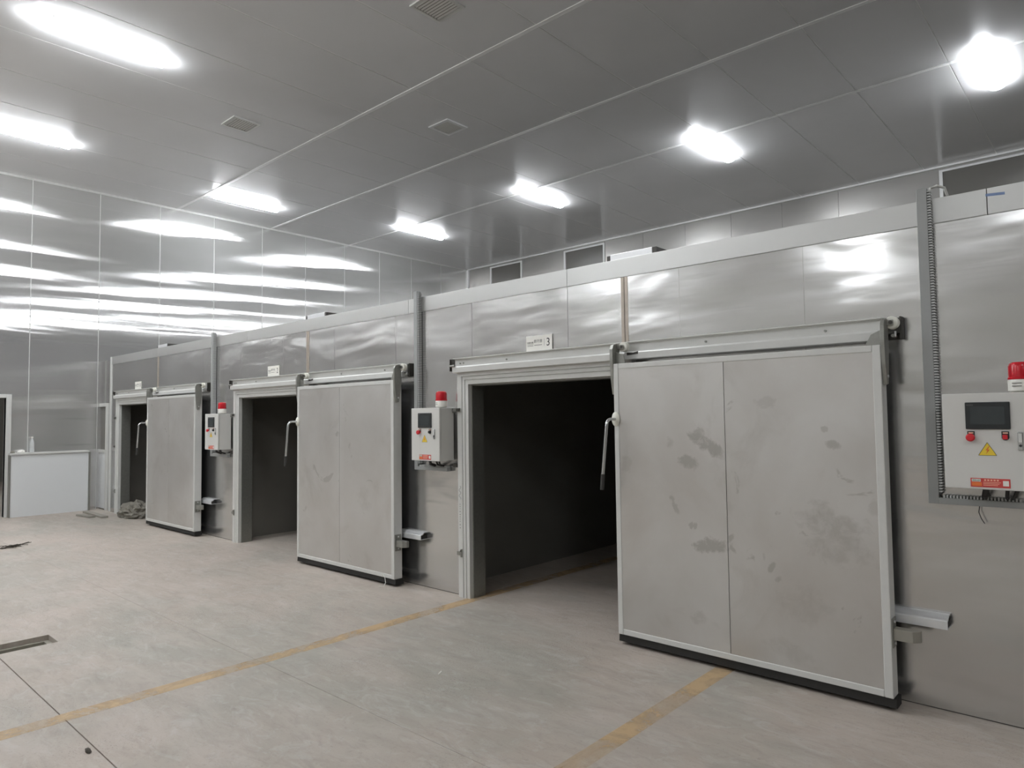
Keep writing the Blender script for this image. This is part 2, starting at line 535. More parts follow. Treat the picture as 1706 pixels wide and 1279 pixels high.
# ---- end wall
OY0, OY1, OZ = -2.32, -1.385, 1.965     # dark opening in the end wall
wl = MB()
wl.box(XE - .1, XE - .002, OY1, YB, 0, ZC).box(XE - .1, XE - .002, YF, OY0, 0, ZC).box(XE - .1, XE - .002, OY0, OY1, OZ, ZC)
wl = struct(wl.build('wall_left', 'sealant_dim'), 'tall rippled steel end wall with streaked lamp reflections', 'wall')
seams = [YF] + [-1.0746 - 1.035 * k for k in range(14, 0, -1)] + [-1.0746, -0.035, 1.0087, 2.0612, 3.1078, 4.1551, 5.2006, 6.2264, 7.2516, 8.2847, YB]
for a, b in zip(seams, seams[1:]):
    a2, b2 = a + .006, b - .006
    if b <= OY0 or a >= OY1:
        r = [(a2, b2, 0, ZC)]
    else:
        r = [(a2, b2, OZ, ZC)]
        if a2 < OY0:
            r.append((a2, OY0, 0, OZ))
        if b2 > OY1:
            r.append((OY1, b2, 0, OZ))
    mb = MB()
    for y0, y1, z0, z1 in r:
        mb.box(XE - .0019, XE, y0, y1, z0, z1)
    mb.build('wall_panel', 'end', wl)
MB().box(XE, XE + .012, YF, YB, ZC - .035, ZC).build('cornice_strip', 'sealant_dim', wl)
# white frame of the opening and the room beyond it
fr = MB()
fr.box(XE - .12, XE + .025, OY1, OY1 + .075, 0, OZ + .06).box(XE - .12, XE + .025, OY0 - .075, OY0, 0, OZ + .06).box(XE - .12, XE + .025, OY0, OY1, OZ, OZ + .06)
struct(fr.build('door_1', 'alu', None, 0.004), 'white framed open doorway in the steel end wall', 'doorway')
rm = MB()
rm.box(XE - 8.6, XE - 8.5, -5, 1, 0, 3).box(XE - 8.5, XE - .1, -5.1, -5, 0, 3).box(XE - 8.5, XE - .1, 1, 1.1, 0, 3).box(XE - 8.6, XE - .1, -5.1, 1.1, 3, 3.1)
struct(rm.build('wall_side_room', 'interior'), 'dark lining of the side room behind the end wall doorway', 'wall')

# ---- back wall above the cabins, with dark windows
wins = [(-12.93, -11.765), (-10.37, -9.145), (-2.27, -0.2)]
WZ0, WZ1 = 4.3, 5.665
bw = MB().box(XE, XR, YB + .012, YB + .12, 0, ZC)
bw = struct(bw.build('wall_back', 'joint_light'), 'grey sheet metal back wall rising behind the cabins', 'wall')
edges = [XE, -12.93, -11.765, -10.37, -9.145, -8.1, -7.05, -6.0, -4.95, -3.9, -2.27, -0.2, 0.9, 2.0, 3.1, 4.2, 5.4, 6.6, 7.8, 9.0, 10.2, 11.4, 12.6, XR]
for a, b in zip(edges, edges[1:]):
    r = [(a, b, 0, ZC)]
    if (a, b) in wins:
        r = [(a, b, 0, WZ0), (a, b, WZ1, ZC)]
    mb = MB()
    for x0, x1, z0, z1 in r:
        mb.box(x0 + .003, x1 - .003, YB, YB + .0119, z0, z1)
    mb.build('wall_panel', 'back', bw)
MB().box(XE, XR, YB - .03, YB, ZC - .03, ZC).build('cornice_strip', 'strip', bw)
MB().box(XE, XE + .05, YB - .05, YB, 2.2, ZC - .03).build('corner_strip', 'strip', bw)
for k, (a, b) in enumerate(wins):
    w = MB()
    w.box(a, a + .05, YB - .02, YB + .0115, WZ0, WZ1).box(b - .05, b, YB - .02, YB + .0115, WZ0, WZ1)
    w.box(a + .05, b - .05, YB - .02, YB + .0115, WZ1 - .035, WZ1).box(a + .05, b - .05, YB - .02, YB + .0115, WZ0, WZ0 + .05)
    o = struct(w.build('window_%d' % (k + 1), 'strip', None), ['dark window close to the corner of the end wall', 'dark window above the low metal clip, second from the corner', 'wide dark window above the cabin with the blue tape'][k], 'window')
    MB().box(a + .05, b - .05, YB + .004, YB + .0115, WZ0 + .05, WZ1 - .035).build('pane', 'darkwin', o)

# ---- other hall walls (behind the camera and far right)
struct(MB().box(XR, XR + .1, YF, YB, 0, ZC).build('wall_right', 'farwall'), 'dark panel wall closing the far side of the hall', 'wall')
struct(MB().box(XE, XR, YF - .1, YF, 0, ZC).build('wall_front', 'hallwall'), 'pale panel wall opposite the drying cabins', 'wall')

# ---- cabin front wall
def solid_rects(a, b, z0, z1, openings):
    out, cur = [], a
    for o0, o1, oz in sorted(openings):
        if o1 <= a or o0 >= b:
            continue
        l, r = max(o0, a), min(o1, b)
        if l > cur:
            out.append((cur, l, z0, z1))
        out.append((l, r, oz, z1))
        cur = r
    if cur < b:
        out.append((cur, b, z0, z1))
    return out
ops = [(x, x + OPW, OPZ) for x in OPX]
mb = MB()
for a, b, z0, z1 in solid_rects(XCL, XCR, 0, ZT - .004, ops):
    mb.box(a, b, .004, .11, z0, z1)
fwall = struct(mb.build('wall_cabin_front', 'joint_dark'), 'stainless steel front wall of the drying cabins', 'wall')
cols = [XCL, -12.72, -11.66, -11.15, -10.62, -9.55, -8.47, -7.41, -6.88, -6.35, -5.30, -4.24, -3.19, -2.675, -2.24, -1.42, -0.25, 0.8, 1.5, 2.5, XCR]
for a, b in zip(cols, cols[1:]):
    mb = MB()
    ga, gb = (.0006 if q in (-2.24, -1.42) else .002 for q in (a, b))
    for x0, x1, z0, z1 in solid_rects(a + ga, b - gb, 0.006, ZBAND - .002, ops):
        mb.box(x0, x1, 0, .0039, z0, z1)
    mb.build('steel_sheet', 'front', fwall)
bands = [XCL, -11.2, -8.3, -5.1, -3.19, -0.5, 1.9, XCR]
for a, b in zip(bands, bands[1:]):
    MB().box(a + .002, b - .002, -.004, .0039, ZBAND, ZT).build('top_band', 'band', fwall, 0.001)
for xx in (-11.15, -6.88, -2.675):
    MB().box(xx - .028, xx - .003, -.003, 0, 2.072, ZBAND - .003).build('joint_cover', 'brownstrip', fwall)
    MB().box(xx + .003, xx + .028, -.003, 0, 2.072, ZBAND - .003).build('joint_cover', 'brownstrip', fwall)
MB().box(XCL - .03, XCL + .035, -.012, .11, 0, ZT).build('corner_post', 'alu', fwall, 0.004)
MB().prism([(-0.505, 2.655), (-0.425, 2.648), (-0.425, 2.634), (-0.505, 2.641)], 'y', -.0055, -.0042).build('blue_tape', 'blue', fwall)

# ---- cabin shells: roof, side partitions, back
def cab(name, boxes, label):
    mb = MB()
    for bx in boxes:
        mb.box(*bx)
    return struct(mb.build(name, 'interior'), label, 'wall')
cab('wall_partition', [(-4.86, -4.68, .11, YCB, 0, 2.5), (-9.02, -8.72, .11, YCB, 0, 2.5), (XCL, XCL + .12, .11, YCB, 0, 2.5), (-.90, -.72, .11, YCB, 0, 2.5), (XCR - .1, XCR, .11, YCB, 0, 2.5)], 'dark partitions between the drying cabins')
cab('wall_cabin_back', [(XCL, XCR, YCB, YCB + .1, 0, 2.5)], 'dark back lining of the drying cabins')
struct(MB().box(XCL, XCR, .11, YCB + .1, 2.5, ZT - .06).build('ceiling_cabin', 'roof'), 'flat insulated roof slab over the drying cabins', 'roof')

# ---- filler between cabins and end wall: narrow white door with a dark pane
fl = MB().box(XE + .001, XCL - .031, .03, .09, 1.88, 2.64)
fl = struct(fl.build('wall_filler', 'front'), 'narrow steel infill above the white side door', 'wall')
MB().box(-13.43, XCL - .031, .03, .09, 0, 1.879).build('filler_sheet', 'front', fl)
d2 = MB().box(-13.49, -13.431, .0, .09, 0, 1.88).box(XE + .001, -13.49, .0, .09, 1.82, 1.88)
d2 = struct(d2.build('door_2', 'alu', None, 0.003), 'narrow white door with dark upper pane beside the end wall', 'door')
MB().box(XE + .001, -13.49, .03, .07, 1.055, 1.82).build('pane', 'darkwin', d2)
MB().box(XE + .001, -13.49, .01, .08, 0.02, 1.0).build('lower_panel', 'panelwhite', d2)
MB().box(XE + .001, -13.49, -.005, .085, 1.0, 1.055).build('mid_rail', 'alu', d2)

# ---- white wainscot / low ledge along the end wall
wn = thing('low_partition', (XE + .1, -.75, 0), 'white waist-high panel partition against the steel end wall', 'partition')
MB().box(XE + .02, XE + .14, -1.33, -.2, 0, 1.02).build('panel', 'panelwhite', wn)
MB().box(XE + .002, XE + .165, -1.345, -.19, 1.02, 1.05).build('cap', 'alu', wn, 0.004)
MB().box(XE + .02, XE + .15, -1.345, -1.331, 0, 1.02).build('end_trim', 'zinc', wn)
MB().box(XE + .02, XE + .15, -.199, -.17, 0, 1.02).build('end_trim', 'zinc', wn)

# ================================================================== LAMPS
def make_lamp(loc, label, group):
    t = thing('ceiling_light', loc, label, 'ceiling light', group)
    x, y, z = loc
    MB().box(x - .108, x + .108, y - .628, y + .628, z - .008, z - .0005).build('housing', 'lampbody', t, 0.006)
    pts = [(x + .105 * math.cos(math.pi * i / 14), z - .008 - .075 * math.sin(math.pi * i / 14)) for i in range(15)]
    MB().prism(pts, 'y', y - .62, y + .62).build('diffuser', 'lamp', t)
    for q in (-1, 1):
        MB().box(x - .11, x + .11, y + q * .5 - .015, y + q * .5 + .015, z - .012, z - .0085).build('clip', 'lampbody', t)
    return t
NTH = ['closest to the end wall', 'second from the end wall', 'third from the end wall', 'fourth from the end wall', 'fifth from the end wall', 'sixth from the end wall']
ROWS = [(5.77, (-11.68, -8.18, -4.69, -1.10, 2.4, 5.9), 'lit ceiling lamp in the row beside the back wall, ', 'lamp row beside the back wall'),
        (-1.72, (-11.68, -8.18, -4.69, 5.9), 'lit ceiling lamp over the floor before the cabins, ', 'lamp row before the cabins'),  # the two farther lamps are unseen, assumed to light the hall
        (-5.5, (-11.68, -8.18, -4.69, 2.4), 'unseen added ceiling lamp over the middle of the hall, ', 'added lamp row over the middle of the hall'),  # unseen row, added to light the part in view
        (-9.4, (-8.18, -1.1, 5.9), 'unseen added ceiling lamp far from the cabins, ', 'added lamp row far from the cabins'),  # another unseen row, assumed for the light it gives
        (-13.4, (-11.68, -4.69), 'lit ceiling lamp by the wall opposite the cabins, ', 'lamps by the wall opposite the cabins')]
for yy, xs_, lab, grp in ROWS:
    for i, xx in enumerate(xs_):
        make_lamp((xx, yy, ZC), lab + NTH[i], grp)
make_lamp((-12.41, 2.05, ZC), 'lit ceiling lamp crossing the pale strip close above the end wall', None)
make_lamp((XE - 3.5, -2.2, 2.999), 'unseen lamp added to light the side room behind the end wall', None)  # unseen, put in so the floor beyond the doorway is lit

# ---- ceiling vents
for k, (vx, vy, s, lab) in enumerate([(-9.18, .33, .195, 'square ceiling vent grille next to the lamp nearest the end wall'), (-7.14, 2.42, .2, 'square ceiling vent with wide white border beside the middle pale strip'), (-5.07, .37, .2, 'square ceiling vent grille in the plain sheet, farthest from the end wall')]):
    t = thing('ceiling_vent', (vx, vy, ZC), lab, 'vent', 'ceiling vents')
    MB().box(vx - s + .03, vx + s - .03, vy - s + .03, vy + s - .03, ZC - .004, ZC - .0005).build('backing', 'joint_dark', t)
    b = .05 if k == 1 else .035
    f = MB().box(vx - s, vx - s + b, vy - s, vy + s, ZC - .016, ZC).box(vx + s - b, vx + s, vy - s, vy + s, ZC - .016, ZC)
    f.box(vx - s + b, vx + s - b, vy - s, vy - s + b, ZC - .016, ZC).box(vx - s + b, vx + s - b, vy + s - b, vy + s, ZC - .016, ZC)
    f.build('frame', 'lampbody' if k == 1 else 'alu', t)
    n = 9
    for i in range(n):
        yy = vy - s + b + (2 * s - 2 * b) * (i + .5) / n
        MB().prism([(yy - .010, ZC - .004), (yy - .006, ZC - .004), (yy + .010, ZC - .014), (yy + .006, ZC - .014)], 'x', vx - s + b, vx + s - b).build('slat', 'alu', t)

# ================================================================== DOORS
ORD = ['3', '2', '1']
BAY = ['the opening farthest from the end wall', 'the middle one of the three openings', 'the opening closest to the end wall']
def sweep_frame(parent, x0, x1, zt, yb):
    """mitred architrave: profile (distance outward from the opening, depth proud of the wall)"""
    prof = [(0, 0), (0, .040), (.030, .044), (.033, .036), (.038, .036), (.041, .046), (.062, .048), (.065, .038), (.070, .038), (.074, .050), (.125, .052), (.128, .048), (.128, 0)]
    L = MB().loft([[(x0 - a, yb - d, 0) for a, d in prof], [(x0 - a, yb - d, zt + min(a, .102)) for a, d in prof]])
    l = L.build('jamb', 'alu', parent)
    MB().loft([[(x1 + a, yb - d, 0) for a, d in prof], [(x1 + a, yb - d, zt + min(a, .102)) for a, d in prof]]).build('jamb', 'alu', parent)
    prof2 = [(min(a, .102), d) for a, d in prof]
    MB().loft([[(x0 - a, yb - d, zt + a2) for (a, d), (a2, _) in zip(prof, prof2)], [(x1 + a, yb - d, zt + a2) for (a, d), (a2, _) in zip(prof, prof2)]]).build('head', 'alu', parent)
    return l

for k in range(3):
    num = ORD[k]
    x0 = OPX[k]
    x1 = x0 + OPW
    # ---- frame
    f = thing('door_frame', (x0 + OPW / 2, 0, 0), 'white grooved aluminium frame around ' + BAY[k], 'door frame')
    lj = sweep_frame(f, x0 + .002, x1 - .002, OPZ, 0)
    MB().box(x0, x0 + .012, 0, .14, 0, OPZ).build('reveal', 'zinc', f)
    MB().box(x1 - .012, x1, 0, .14, 0, OPZ).build('reveal', 'zinc', f)
    MB().box(x0 + .012, x1 - .012, 0, .14, OPZ - .012, OPZ).build('reveal', 'zinc', f)
    # keepers on the closing jamb
    kx = x0 - .078
    kp = MB().prism([(kx - .098, 1.60), (kx - .098, 1.63), (kx + .002, 1.632), (kx + .002, 1.60)], 'y', -.066, -.060).box(kx - .098, kx - .092, -.066, -.02, 1.59, 1.632).build('keeper', 'zinc', f, 0.001)
    MB().box(kx - .04, kx - .0, -.075, -.0605, 1.604, 1.628).build('bolt_block', 'dark_steel', kp)
    if k < 3:
        MB().box(kx - .10, kx - .048, -.06, -.012, 1.115, 1.145).build('keeper', 'dark_steel', f, 0.002)
    kp = MB().box(kx - .012, kx + .004, -.064, -.0525, .345, .415).box(kx - .055, kx - .012, -.064, -.058, .36, .395).build('keeper', 'zinc', f, 0.002)
    MB().cyl((kx - .004, -.070, .40), 'y', .006, .006, 10).build('bolt', 'dark_steel', kp)
    if k == 0:
        # marker scribble and lettering-like dashes on the jamb
        pts = []
        for i in range(40):
            t = i / 39
            pts.append((x0 - .098 + .012 * math.sin(t * 15), -.0528, .955 - .115 * t))
        MB().tube(pts, .0012, 5).build('marker_scribble', 'ink', f)
        zz = .80
        while zz > .60:
            MB().box(x0 - .103, x0 - .094, -.0530, -.0522, zz - rnd.uniform(.005, .010), zz).build('pen_mark', 'inkgrey', f)
            zz -= rnd.uniform(.018, .028)
    # ---- rail
    ra, rb = x0 - .150, LEAF[k] + LEAFW - .02
    r = thing('door_rail', ((ra + rb) / 2, 0, 1.94), 'pale aluminium sliding track mounted over ' + BAY[k], 'door track')
    prof = [(-.001, 2.067), (-.078, 2.067), (-.078, 2.061), (-.056, 2.059), (-.050, 2.050), (-.052, 2.000), (-.062, 1.994), (-.082, 1.992), (-.086, 1.986), (-.084, 1.944), (-.078, 1.9385), (-.001, 1.9385)]
    MB().prism(prof, 'x', ra, rb).build('track', 'alu', r)
    e = MB().box(ra - .045, ra - .0, -.060, -.055, 1.955, 2.062).prism([(ra - .045, 1.955), (ra - .045, 2.062), (ra - .038, 2.062), (ra - .038, 1.955)], 'y', -.075, -.001)
    e = e.build('end_bracket', 'dark_steel', r, 0.001)
    MB().cyl((ra - .02, -.088, 2.0), 'x', .010, .055, 12).build('stop_bolt', 'zinc', e)
    e = MB().box(rb, rb + .095, -.012, -.006, 1.945, 2.064).box(rb + .085, rb + .095, -.070, -.012, 1.945, 2.064).box(rb, rb + .085, -.06, -.013, 1.975, 1.985).build('end_bracket', 'dark_steel', r, 0.001)
    MB().cyl((rb + .055, -.085, 1.962), 'y', .009, .07, 12).build('stop_bolt', 'zinc', e)
    MB().box(rb + .062, rb + .070, -.078, -.070, 1.955, 1.985).build('nut', 'alu_bright', e)
    for bx in (ra + .07, ra + .11, ra + .62, LEAF[k] + .62, LEAF[k] + 1.36):
        MB().cyl((bx, -.059, 2.022), 'y', .007, .012, 10).build('bolt', 'zinc', r)
    # track notches
    for nx in (LEAF[k] + .04,):
        MB().prism([(nx, 1.990), (nx + .05, 1.986), (nx + .09, 1.994), (nx + .09, 1.975), (nx, 1.970)], 'y', -.0875, -.083).build('notch', 'dark_steel', r)
    # ---- sliding leaf
    a, b = LEAF[k], LEAF[k] + LEAFW
    zb, zt = .068, 1.907
    yf, yk = -.2, -.105
    desc = {'3': 'wide grey steel sliding door with smeared dark stains, farthest from the end wall', '2': 'grey steel sliding door beside the middle opening', '1': 'grey steel sliding door closest to the end wall, with sacking beside it'}[num]
    d = thing('sliding_door', ((a + b) / 2, (yf + yk) / 2, zb), desc, 'sliding door')
    mid = a + .80
    for p0, p1 in ((a + .038, mid - .002), (mid + .002, b - .042)):
        o = MB().box(p0, p1, yf + .004, yf + .009, zb + .036, zt - .034).build('face_sheet', 'leaf_stained' if k == 0 else 'leaf', d, origin=(p0, yf, zb))
    MB().box(a + .036, b - .040, yf + .010, yk, zb + .03, zt - .03).build('core', 'joint_dark', d)
    MB().box(a, a + .038, yf, yk, zb, zt).build('edge_profile', 'alu', d, 0.004)
    MB().box(b - .042, b, yf, yk, zb, zt).build('edge_profile', 'alu', d, 0.004)
    MB().box(a + .038, b - .042, yf + .0005, yk, zt - .036, zt - .0005).build('edge_profile', 'alu', d, 0.004)
    MB().box(a + .038, b - .042, yf + .0005, yk, zb + .0005, zb + .038).build('edge_profile', 'alu', d, 0.004)
    MB().prism([(yf + .008, zb), (yf + .004, .022), (yf + .018, .018), (yk + .01, .018), (yk + .005, zb)], 'x', a + .004, b + .012).build('bottom_seal', 'rubber', d)
    MB().box(a + .02, b - .02, yk, yk + .012, .10, 1.88).build('perimeter_seal', 'rubber', d)
    # hangers
    for s in (0, 1):
        if s == 0:
            px0, px1 = a - .026, a - .001
        else:
            px0, px1 = b + .001, b + .022
        poly = [(-.205, 1.93), (-.205, 2.01), (-.190, 2.04), (-.150, 2.052), (-.115, 2.045), (-.108, 2.01), (-.122, 1.985), (-.118, 1.90), (-.130, 1.80), (-.150, 1.70), (-.178, 1.695), (-.196, 1.80)]
        h = MB().prism(poly, 'x', px0, px1).build('hanger_plate', 'zinc', d, 0.002)
        fx0, fx1 = (px1, px1 + .075) if s == 0 else (px0 - .085, px0)
        MB().prism([(fx0, zt + .001), (fx1, zt + .001), (fx1 - .012 * (1 - s), zt + .06), (fx0, zt + .085)] if s == 0 else [(fx0, zt + .001), (fx1, zt + .001), (fx1, zt + .085), (fx0 + .03, zt + .06)], 'y', -.165, -.158).build('foot_plate', 'zinc', h, 0.001)
        cx = a + .035 if s == 0 else b + .04
        rr = MB()
        prof_r = [(.004, 0), (.030, 0), (.034, .004), (.034, .013), (.029, .020), (.034, .027), (.034, .036), (.030, .040), (.004, .040)]
        rr.loft([[(cx + q * math.cos(2 * math.pi * i / 26), -.130 + t, 2.027 + q * math.sin(2 * math.pi * i / 26)) for i in range(26)] for q, t in prof_r])
        w = rr.build('roller', 'nylon', d, smooth=True)
        MB().cyl((cx, -.150, 2.027), 'y', .010, .05, 12).build('axle', 'dark_steel', w)
        MB().prism([(cx - .05, 2.015), (cx - .05, 2.043), (cx + .012, 2.040), (cx + .012, 2.012)] if s == 0 else [(cx - .035, 2.012), (cx - .035, 2.04), (cx + .012, 2.04), (cx + .012, 2.014)], 'y', -.146, -.138).build('arm', 'zinc', w)
        MB().cyl((cx - .03, -.152, 2.030), 'y', .008, .012, 10).build('bolt', 'zinc', w)
        MB().cyl(((px0 if s == 0 else px1) + (-.004 if s == 0 else 0), -.16, 1.74), 'x', .008, .004, 10).build('bolt', 'alu_bright', h)
    # handle on the leading edge
    hx, hz = a + .018, 1.525
    pts = [(hx, yf, hz), (hx, yf - .075, hz)]
    for i in range(1, 8):
        t = i / 7 * math.pi / 2
        pts.append((hx - .002 * i / 7, yf - .075 - .045 * math.sin(t), hz - .045 + .045 * math.cos(t)))
    pts += [(hx - .022, yf - .124, hz - .25), (hx - .034, yf - .126, hz - .37)]
    hd = MB().tube(pts, .0105, 14).build('handle', 'chrome', d, smooth=True)
    MB().tube([(hx - .034, yf - .126, hz - .37), (hx - .038, yf - .1265, hz - .42), (hx - .042, yf - .127, hz - .475)], .0135, 14).build('grip', 'grip', hd, smooth=True)
    fl_ = MB()
    fl_.loft([[(hx - .004 + q * math.cos(2 * math.pi * i / 22), yf - t, hz + q * 1.6 * math.sin(2 * math.pi * i / 22)) for i in range(22)] for q, t in ((.031, .0), (.031, .006), (.022, .014), (.013, .02))])
    fl_.build('flange', 'nylon', hd, smooth=True)
    # guide block at the lower trailing edge
    gp = MB().box(b, b + .006, -.190, -.120, .325, .475).build('guide_plate', 'zinc', d, 0.001)
    for zz in (.345, .455):
        MB().cyl((b + .006, -.155, zz), 'x', .007, .006, 10).build('bolt', 'alu_bright', gp)
    MB().prism([(b + .006, -.182), (b + .095, -.182), (b + .125, -.150), (b + .125, -.125), (b + .006, -.125)], 'z', .366, .424).build('guide_block', 'timber' if k == 0 else 'zinc', gp, 0.002)
    if k == 1:
        MB().tube([(b - .17, yf - .004, .085), (b - .15, yf - .012, .10), (b - .13, yf - .006, .07), (b - .10, yf - .02, .03), (b - .09, yf - .05, .006), (b - .12, yf - .08, .006)], .003, 6).build('loose_string', 'whitecable', d)
    # ---- wall channel that presses the leaf
    cx0, cx1 = b - .10, b + .232
    c = thing('guide_channel', ((cx0 + cx1) / 2, 0, .43), 'bright channel on the wall by the door of ' + BAY[k], 'guide channel')
    MB().prism([(-.001, .502), (-.035, .502), (-.052, .488), (-.074, .482), (-.078, .476), (-.078, .436), (-.001, .436), (-.001, .441), (-.072, .441), (-.072, .474), (-.05, .480), (-.033, .496), (-.001, .496)], 'x', cx0, cx1).build('channel', 'alu_bright', c)
    MB().box(cx1 - .012, cx1 - .002, -.071, -.002, .442, .474).build('end_plug', 'rubber', c)
    # ---- numbered sign
    sx = {0: -3.609, 1: -7.763, 2: -12.08}[k]
    s = thing('number_sign', (sx + .134, 0, 2.08), 'small white sign plate on the track over ' + BAY[k], 'sign')
    MB().box(sx, sx + .268, -.009, -.0045, 2.070, 2.196).build('plate', 'white', s, 0.001)
    text('烘干房', 'characters', 'ink', s, sx + .125, -.0094, 2.150, .04, 0.0, .085, .028)
    text(num, 'number', 'ink', s, sx + .228, -.0094, 2.137, .07, 0.0, (.016 if num == '1' else .030), .062)
    text('西部大旗', 'logo_characters', 'ink', s, sx + .044, -.0094, 2.141, .03, 0.0, .064, .016)
    MB().box(sx + .013, sx + .076, -.0096, -.0091, 2.124, 2.127).build('printed_rule', 'inkgrey', s)
    MB().box(sx + .013, sx + .076, -.0096, -.0091, 2.113, 2.117).build('printed_rule', 'inkgrey', s)
    MB().box(sx + .085, sx + .165, -.0096, -.0091, 2.116, 2.121).build('printed_rule', 'inkgrey', s)
    MB().box(sx + .187, sx + .189, -.0096, -.0091, 2.108, 2.165).build('printed_rule', 'inkgrey', s)

    # ---- control cabinet
    bx = BOX[k]
    BW = .375
    z0, z1 = 1.172, 1.636
    yfr = -.205
    place = {0: 'white control cabinet with screen, on the wall past the stained sliding door', 1: 'white control cabinet with screen, before the opening farthest from the end wall', 2: 'white control cabinet with screen, on the wall before the middle opening'}[k]
    t = thing('control_cabinet', (bx + BW / 2, -.12, z0), place, 'control cabinet')
    MB().box(bx + .004, bx + BW - .004, yfr + .022, -.03, z0 + .002, z1 - .002).build('body', 'box', t, 0.004)
    MB().box(bx + .05, bx + .10, -.03, -.001, z0 + .03, z0 + .06).build('mount_lug', 'zinc', t)
    MB().box(bx + BW - .10, bx + BW - .05, -.03, -.001, z1 - .06, z1 - .03).build('mount_lug', 'zinc', t)
    door = MB().box(bx, bx + BW, yfr, yfr + .018, z0, z1).build('door', 'box', t, 0.004)
    sc = MB().prism([(bx + .097, 1.462), (bx + .276, 1.462), (bx + .276, 1.592), (bx + .097, 1.592)], 'y', yfr - .008, yfr).build('screen', 'black', t, 0.003)
    MB().box(bx + .117, bx + .256, yfr - .0088, yfr - .008, 1.485, 1.570).build('display', 'screen', sc)
    text('SIEMENS', 'maker_name', 'inkgrey', sc, bx + .117, yfr - .0085, 1.579, .01, 0, .028, .0045)
    for j, bxx in enumerate((.117, .254)):
        MB().box(bx + bxx - .015, bx + bxx + .015, yfr - .002, yfr, 1.425, 1.452).build('name_tag', 'black', t)
        MB().box(bx + bxx - .010, bx + bxx + .010, yfr - .0025, yfr - .002, 1.441, 1.447).build('tag_print', 'inkpale', t)
        if j == 0:
            q = MB()
            q.loft([[(bx + bxx + rr_ * math.cos(2 * math.pi * i / 20), yfr - tt, 1.422 + rr_ * math.sin(2 * math.pi * i / 20)) for i in range(20)] for rr_, tt in ((.010, 0), (.010, .016), (.019, .018), (.019, .028), (.014, .033), (.001, .034))])
            q.build('emergency_button', 'red', t, smooth=True)
        else:
            q = MB()
            q.loft([[(bx + bxx + rr_ * math.cos(2 * math.pi * i / 20), yfr - tt, 1.424 + rr_ * math.sin(2 * math.pi * i / 20)) for i in range(20)] for rr_, tt in ((.015, 0), (.015, .006), (.013, .009), (.001, .009))])
            kn = q.build('selector_switch', 'black', t, smooth=True)
            MB().box(bx + bxx - .010, bx + bxx + .010, yfr - .018, yfr - .009, 1.414, 1.436).build('switch_knob', 'red' if k == 0 else 'black', kn, 0.002)
    tr = MB().prism([(bx + .144, 1.336), (bx + .217, 1.336), (bx + .1805, 1.398)], 'y', yfr - .0012, yfr).build('warning_triangle', 'yellow', t)
    MB().prism([(bx + .186, 1.380), (bx + .172, 1.360), (bx + .180, 1.360), (bx + .174, 1.343), (bx + .190, 1.364), (bx + .182, 1.364), (bx + .190, 1.380)], 'y', yfr - .0018, yfr - .0012).build('lightning_bolt', 'orange', tr)
    for (p, q) in (((.144, 1.336), (.217, 1.336)), ((.217, 1.336), (.1805, 1.398)), ((.1805, 1.398), (.144, 1.336))):
        MB().tube([(bx + p[0], yfr - .0012, p[1]), (bx + q[0], yfr - .0012, q[1])], .0009, 4).build('triangle_border', 'ink', tr)
    st = MB().box(bx + .107, bx + .265, yfr - .0012, yfr, 1.183, 1.226).build('maker_sticker', 'stickerred', t)
    MB().box(bx + .112, bx + .148, yfr - .0016, yfr - .0012, 1.209, 1.222).build('logo_field', 'white', st)
    text('西部大旗', 'logo_characters', 'inkgreen', st, bx + .130, yfr - .0022, 1.2155, .01, 0, .030, .0075)
    MB().box(bx + .112, bx + .152, yfr - .0016, yfr - .0012, 1.188, 1.206).build('orange_field', 'orange', st)
    for i in range(5):
        MB().box(bx + .162 + i * .0125, bx + .170 + i * .0125, yfr - .0016, yfr - .0012, 1.214, 1.221).build('print_mark', 'inkpale', st)
    for i in range(3):
        MB().box(bx + .158, bx + .228 - i * .006, yfr - .0016, yfr - .0012, 1.206 - i * .007, 1.2085 - i * .007).build('print_line', 'inkpale', st)
    MB().box(bx + .236, bx + .259, yfr - .0016, yfr - .0012, 1.192, 1.217).build('pale_field', 'white', st)
    lt = MB().box(bx + .300, bx + .322, yfr - .008, yfr, 1.362, 1.450).build('latch', 'chrome', t, 0.004)
    MB().cyl((bx + .311, yfr - .011, 1.385), 'y', .006, .003, 12).build('keyhole', 'black', lt)
    MB().box(bx + .304, bx + .318, yfr - .0105, yfr - .008, 1.40, 1.442).build('latch_lever', 'alu', lt, 0.001)
    # glands and cables underneath
    for j, (gx, dx) in enumerate(((.16, -.02), (.245, -.012), (.285, -.03))):
        MB().tube([(bx + gx, -.13, z0 + .004), (bx + gx + dx * .5, -.11, z0 - .035), (bx + gx + dx, -.05, z0 - .052)], .009 if j else .014, 8).build('cable', 'cable', t)
    # ---- beacon on the cabinet
    bc = (bx + .315, -.125, z1)
    w = thing('alarm_beacon', bc, 'red alarm beacon with white base on the control cabinet %s' % {0: 'past the stained door', 1: 'before the last opening', 2: 'before the middle opening'}[k], 'alarm light')
    MB().lathe(bc, [(.03, .0005), (.045, .004), (.045, .006), (.052, .008), (.052, .058), (.050, .062), (.02, .062)], 28).build('base', 'white', w, smooth=True)
    MB().lathe(bc, [(.02, .0625), (.052, .0625), (.052, .072), (.049, .074), (.049, .125), (.045, .138), (.036, .145), (.001, .147)], 28).build('lens', 'redlens', w, smooth=True)
    for j, hh in enumerate((.028, .042)):
        MB().box(bc[0] - .030, bc[0] + .008, bc[1] - .0528, bc[1] - .046, z1 + hh, z1 + hh + .004).build('print_line', 'inkgrey', w)

    # ---- slotted cable duct
    dx = DUCT[k]
